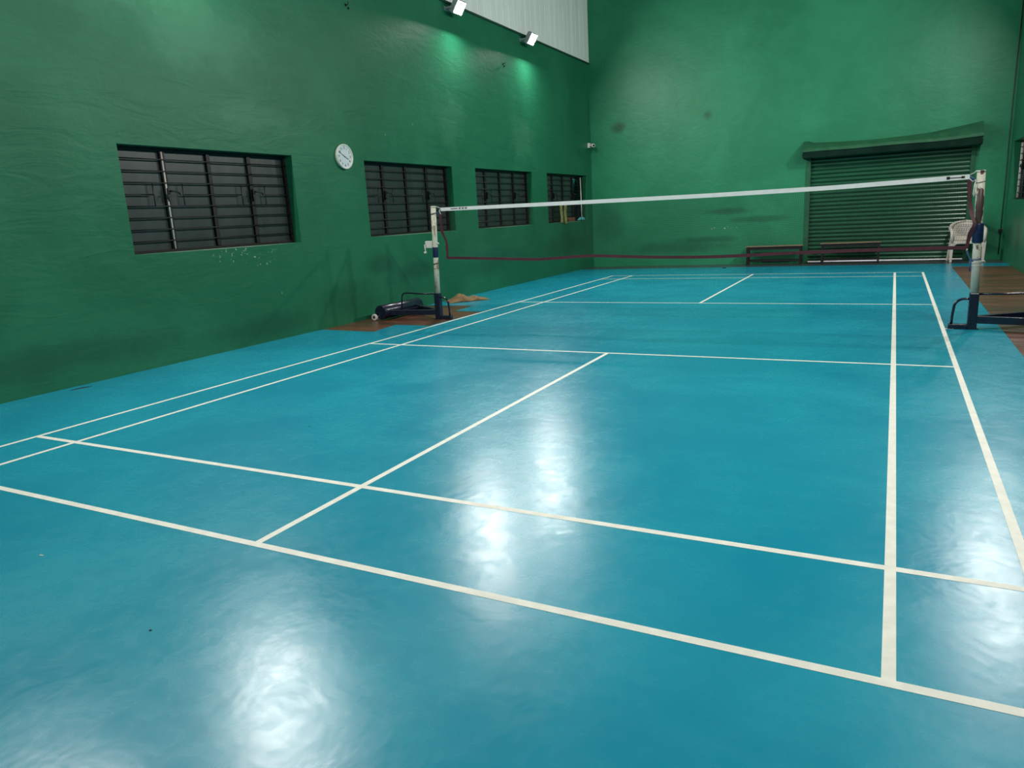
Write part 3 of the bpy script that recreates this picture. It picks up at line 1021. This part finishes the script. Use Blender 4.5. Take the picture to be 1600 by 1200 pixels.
def net_pt(u, v):
    T_, B_, L_, R_ = smoothpoly(TOPP, u), smoothpoly(BOTP, u), smoothpoly(LEFP, v), smoothpoly(RIGP, v)
    c00, c10, c01, c11 = TOPP[0][1:], TOPP[-1][1:], BOTP[0][1:], BOTP[-1][1:]
    r = []
    for i in (0, 1):
        r.append((1-v)*T_[i]+v*B_[i]+(1-u)*L_[i]+u*R_[i]-((1-u)*(1-v)*c00[i]+u*(1-v)*c10[i]+(1-u)*v*c01[i]+u*v*c11[i]))
    return (r[0], wob(u, v), r[1])
mb = MB()
CORD = 0.00092
def cord(path):
    vs, fs = [], []
    P = [Vector(p) for p in path]
    for i, p in enumerate(P):
        d = (P[min(i+1, len(P)-1)]-P[max(i-1, 0)]).normalized()
        s_ = Vector((0, 1, 0))
        q_ = d.cross(s_).normalized()
        for a in (0, 1, 2):
            vs.append(p + s_*CORD*cos(a*2*pi/3) + q_*CORD*sin(a*2*pi/3))
    for i in range(len(P)-1):
        for a in range(3):
            fs.append((i*3+a, i*3+(a+1) % 3, (i+1)*3+(a+1) % 3, (i+1)*3+a))
    mb.add(vs, fs, True)
NX, NZ = 316, 34
for i in range(1, NX):
    u = i/NX
    cord([net_pt(u, v/12) for v in range(13)])
for j in range(1, NZ):
    v = j/NZ
    cord([net_pt(u/70, v) for u in range(71)])
mb.build('netting', MT['cord'], t)
def band(name, pts, w0, w1, th, mname, wobv=0, n=80, vertical=False):
    """folded tape: flat closed strip along a boundary polyline"""
    rings_ = []
    for i in range(n+1):
        u = i/n
        x, z = smoothpoly(pts, u)
        if vertical:
            k = 0.018+0.003*sin(u*18)
            y = wob(0 if x < 0 else 1, u) - (0.055*math.exp(-((u-0.66)/0.16)**2) if x > 0 else 0)
            rings_.append([(x-k, y-th, z), (x+k, y-th, z), (x+k, y+th, z), (x-k, y+th, z)])
        else:
            y = wob(u, wobv)
            rings_.append([(x, y-th, z+w0), (x, y-th, z+w1), (x, y+th, z+w1), (x, y+th, z+w0)])
    return MB().loft(rings_, True, True, False).build(name, MT[mname], t)
band('top_tape', TOPP, 0.0, 0.048, 0.003, 'tape', 0)
band('bottom_binding', BOTP, -0.018, 0.018, 0.003, 'maroon', 1)
band('side_binding', [(a, b, c) for a, b, c in LEFP], 0, 0, 0.003, 'maroon', 0, 40, True)
band('side_binding', [(a, b, c) for a, b, c in RIGP], 0, 0, 0.003, 'maroon', 0, 40, True)
# printed marks near both ends of the tape
def mark(rects):
    mk = MB()
    for x0, x1, z0, z1 in rects:
        zz = smoothpoly(TOPP, (x0+3.19)/6.347)[1]
        mk.box((x0, -0.0045, zz+z0), (x1, -0.0032, zz+z1))
    mk.build('printed_mark', MT['ink'], t)
mark([(-3.02, -2.905, 0.020, 0.030)])
for k in range(3):
    x0 = -2.885+k*0.05
    mark([(x0, x0+0.0095, 0.012, 0.038), (x0+0.009, x0+0.032, 0.030, 0.038), (x0+0.018, x0+0.027, 0.012, 0.0305)])
mark([(2.965, 3.105, 0.021, 0.030), (2.955, 2.985, 0.012, 0.040), (3.085, 3.115, 0.014, 0.036)])
# tying cords
def cordpart(path, r, m_):
    MB().tube(path, r, 8).build('tie_cord', MT[m_], t)
ur, ul = upR(1.58)[0]+RX, upL(1.58)[0]+LX
cordpart([(3.155, 0, 1.565), (3.19, -0.005, 1.582), (ur-0.037, -0.012, 1.605)], 0.004, 'whitecord')
cordpart([(3.155, 0, 1.53), (3.185, -0.01, 1.50), (ur-0.038, -0.015, 1.515)], 0.004, 'whitecord')
cordpart([(3.16, 0, 1.55), (3.19, 0.0, 1.53), (ur-0.04, 0.0, 1.50)], 0.006, 'bluecord')
cordpart([(3.16, 0.0, 1.545), (3.19, 0.01, 1.515), (ur-0.04, 0.01, 1.48)], 0.006, 'bluecord')
cordpart([(3.212, -0.012, 1.51), (3.202, -0.03, 1.46), (3.196, -0.035, 1.38), (3.205, -0.035, 1.345), (3.212, -0.035, 1.39), (3.215, -0.03, 1.47)], 0.0055, 'whitecord')
cordpart([(-3.185, 0, 1.57), (-3.23, -0.01, 1.592), (ul+0.037, -0.012, 1.60)], 0.004, 'whitecord')
cordpart([(-3.185, 0, 1.545), (-3.21, -0.005, 1.52), (ul+0.038, 0.0, 1.51)], 0.006, 'bluecord')
cordpart([(-3.19, 0, 1.54), (-3.225, 0.01, 1.50), (ul+0.04, 0.01, 1.485)], 0.006, 'bluecord')
cordpart([(-3.18, -0.006, 1.56), (-3.20, -0.02, 1.545), (-3.19, -0.02, 1.51), (-3.175, -0.02, 1.49)], 0.006, 'whitecord')
cordpart([(3.182, 0, 0.83), (3.20, -0.005, 0.77), (3.225, -0.01, 0.715), (RX-0.035, -0.02, 0.70)], 0.007, 'bluecord')
cordpart([(3.225, -0.012, 0.715), (3.222, -0.012, 0.66), (3.226, -0.012, 0.60)], 0.007, 'bluecord')
cordpart([(3.178, -0.008, 0.832), (3.185, -0.012, 0.815), (3.19, -0.008, 0.83)], 0.006, 'whitecord')


# ------------------------------------------------------------ burlap sack by the left wall
random.seed(3)
t = thing('burlap_sack', 'crumpled brown burlap sack lying on the mat against the left wall', 'sack', (-4.155, 2.13, 0.0), None, radians(47))
def sack_top(u, v):
    e = max(0.0, 1-(abs(u)**2.6))*max(0.0, 1-abs(v)**2.4)
    prof_ = 0.045 + 0.075*math.exp(-((u+0.30)/0.36)**2) + 0.035*math.exp(-((u-0.55)/0.2)**2)
    z = prof_*e**0.6 * (1+0.12*sin(u*9+v*4)+0.14*sin(v*8-u*5)) - 0.03*math.exp(-((u-0.12)/0.12)**2-((v+0.1)/0.4)**2)*e
    edge = 1+0.10*sin(7*math.atan2(v, u+1e-6))
    return (u*0.33*edge + (0.05*u if u > 0.8 else 0), v*0.19*edge*(1-0.2*u), max(0.004, z+0.006))
MB().sheet([-1+2*i/48 for i in range(49)], [-1+2*i/32 for i in range(33)], sack_top, 0.004, None, True).build('sack_cloth', MT['burlap'], t)
MB().sheet([-1+2*i/20 for i in range(21)], [-1, -0.5, 0, 0.5, 1],
           lambda u, v: (u*0.33, v*0.18*(1-0.3*u*u), 0.0035), 0.003).build('dark_backing', MT['darkcloth'], t)

# ------------------------------------------------------------ litter on the mat
def scrap(name, x, y, sx_, sy_, h, rot, mname, label, cat):
    m_ = MB()
    us_ = [-1+2*i/8 for i in range(9)]
    m_.sheet(us_, us_, lambda u, v: (u*sx_*(1-0.3*v*v)+0.1*sx_*sin(v*5), v*sy_*(1-0.35*u*u), 0.0012+h*(0.5+0.5*sin(u*3+v*2))*(1-u*u)*(1-v*v)), 0.001, None, True)
    o = m_.build(name, MT[mname], None, 0, (x, y, 0.0))
    o.rotation_euler = (0, 0, rot)
    tag(o, label, cat)
scrap('tape_scrap', -4.40, -4.73, 0.10, 0.022, 0.004, radians(80), 'black', 'black scrap of tape on the mat by the left wall', 'scrap')
scrap('feather_scrap', -0.865, -7.139, 0.016, 0.004, 0.003, radians(10), 'white', 'tiny white feather scrap on the mat near the lower left', 'scrap')
scrap('dirt_crumb', 0.195, -7.362, 0.006, 0.005, 0.004, 0.3, 'black', 'tiny black crumb on the mat beside the foreground reflection', 'crumb')
scrap('rubber_scrap', -0.92, 8.30, 0.06, 0.04, 0.02, 0.2, 'navy', 'small dark scrap on the mat before the left bench', 'scrap')
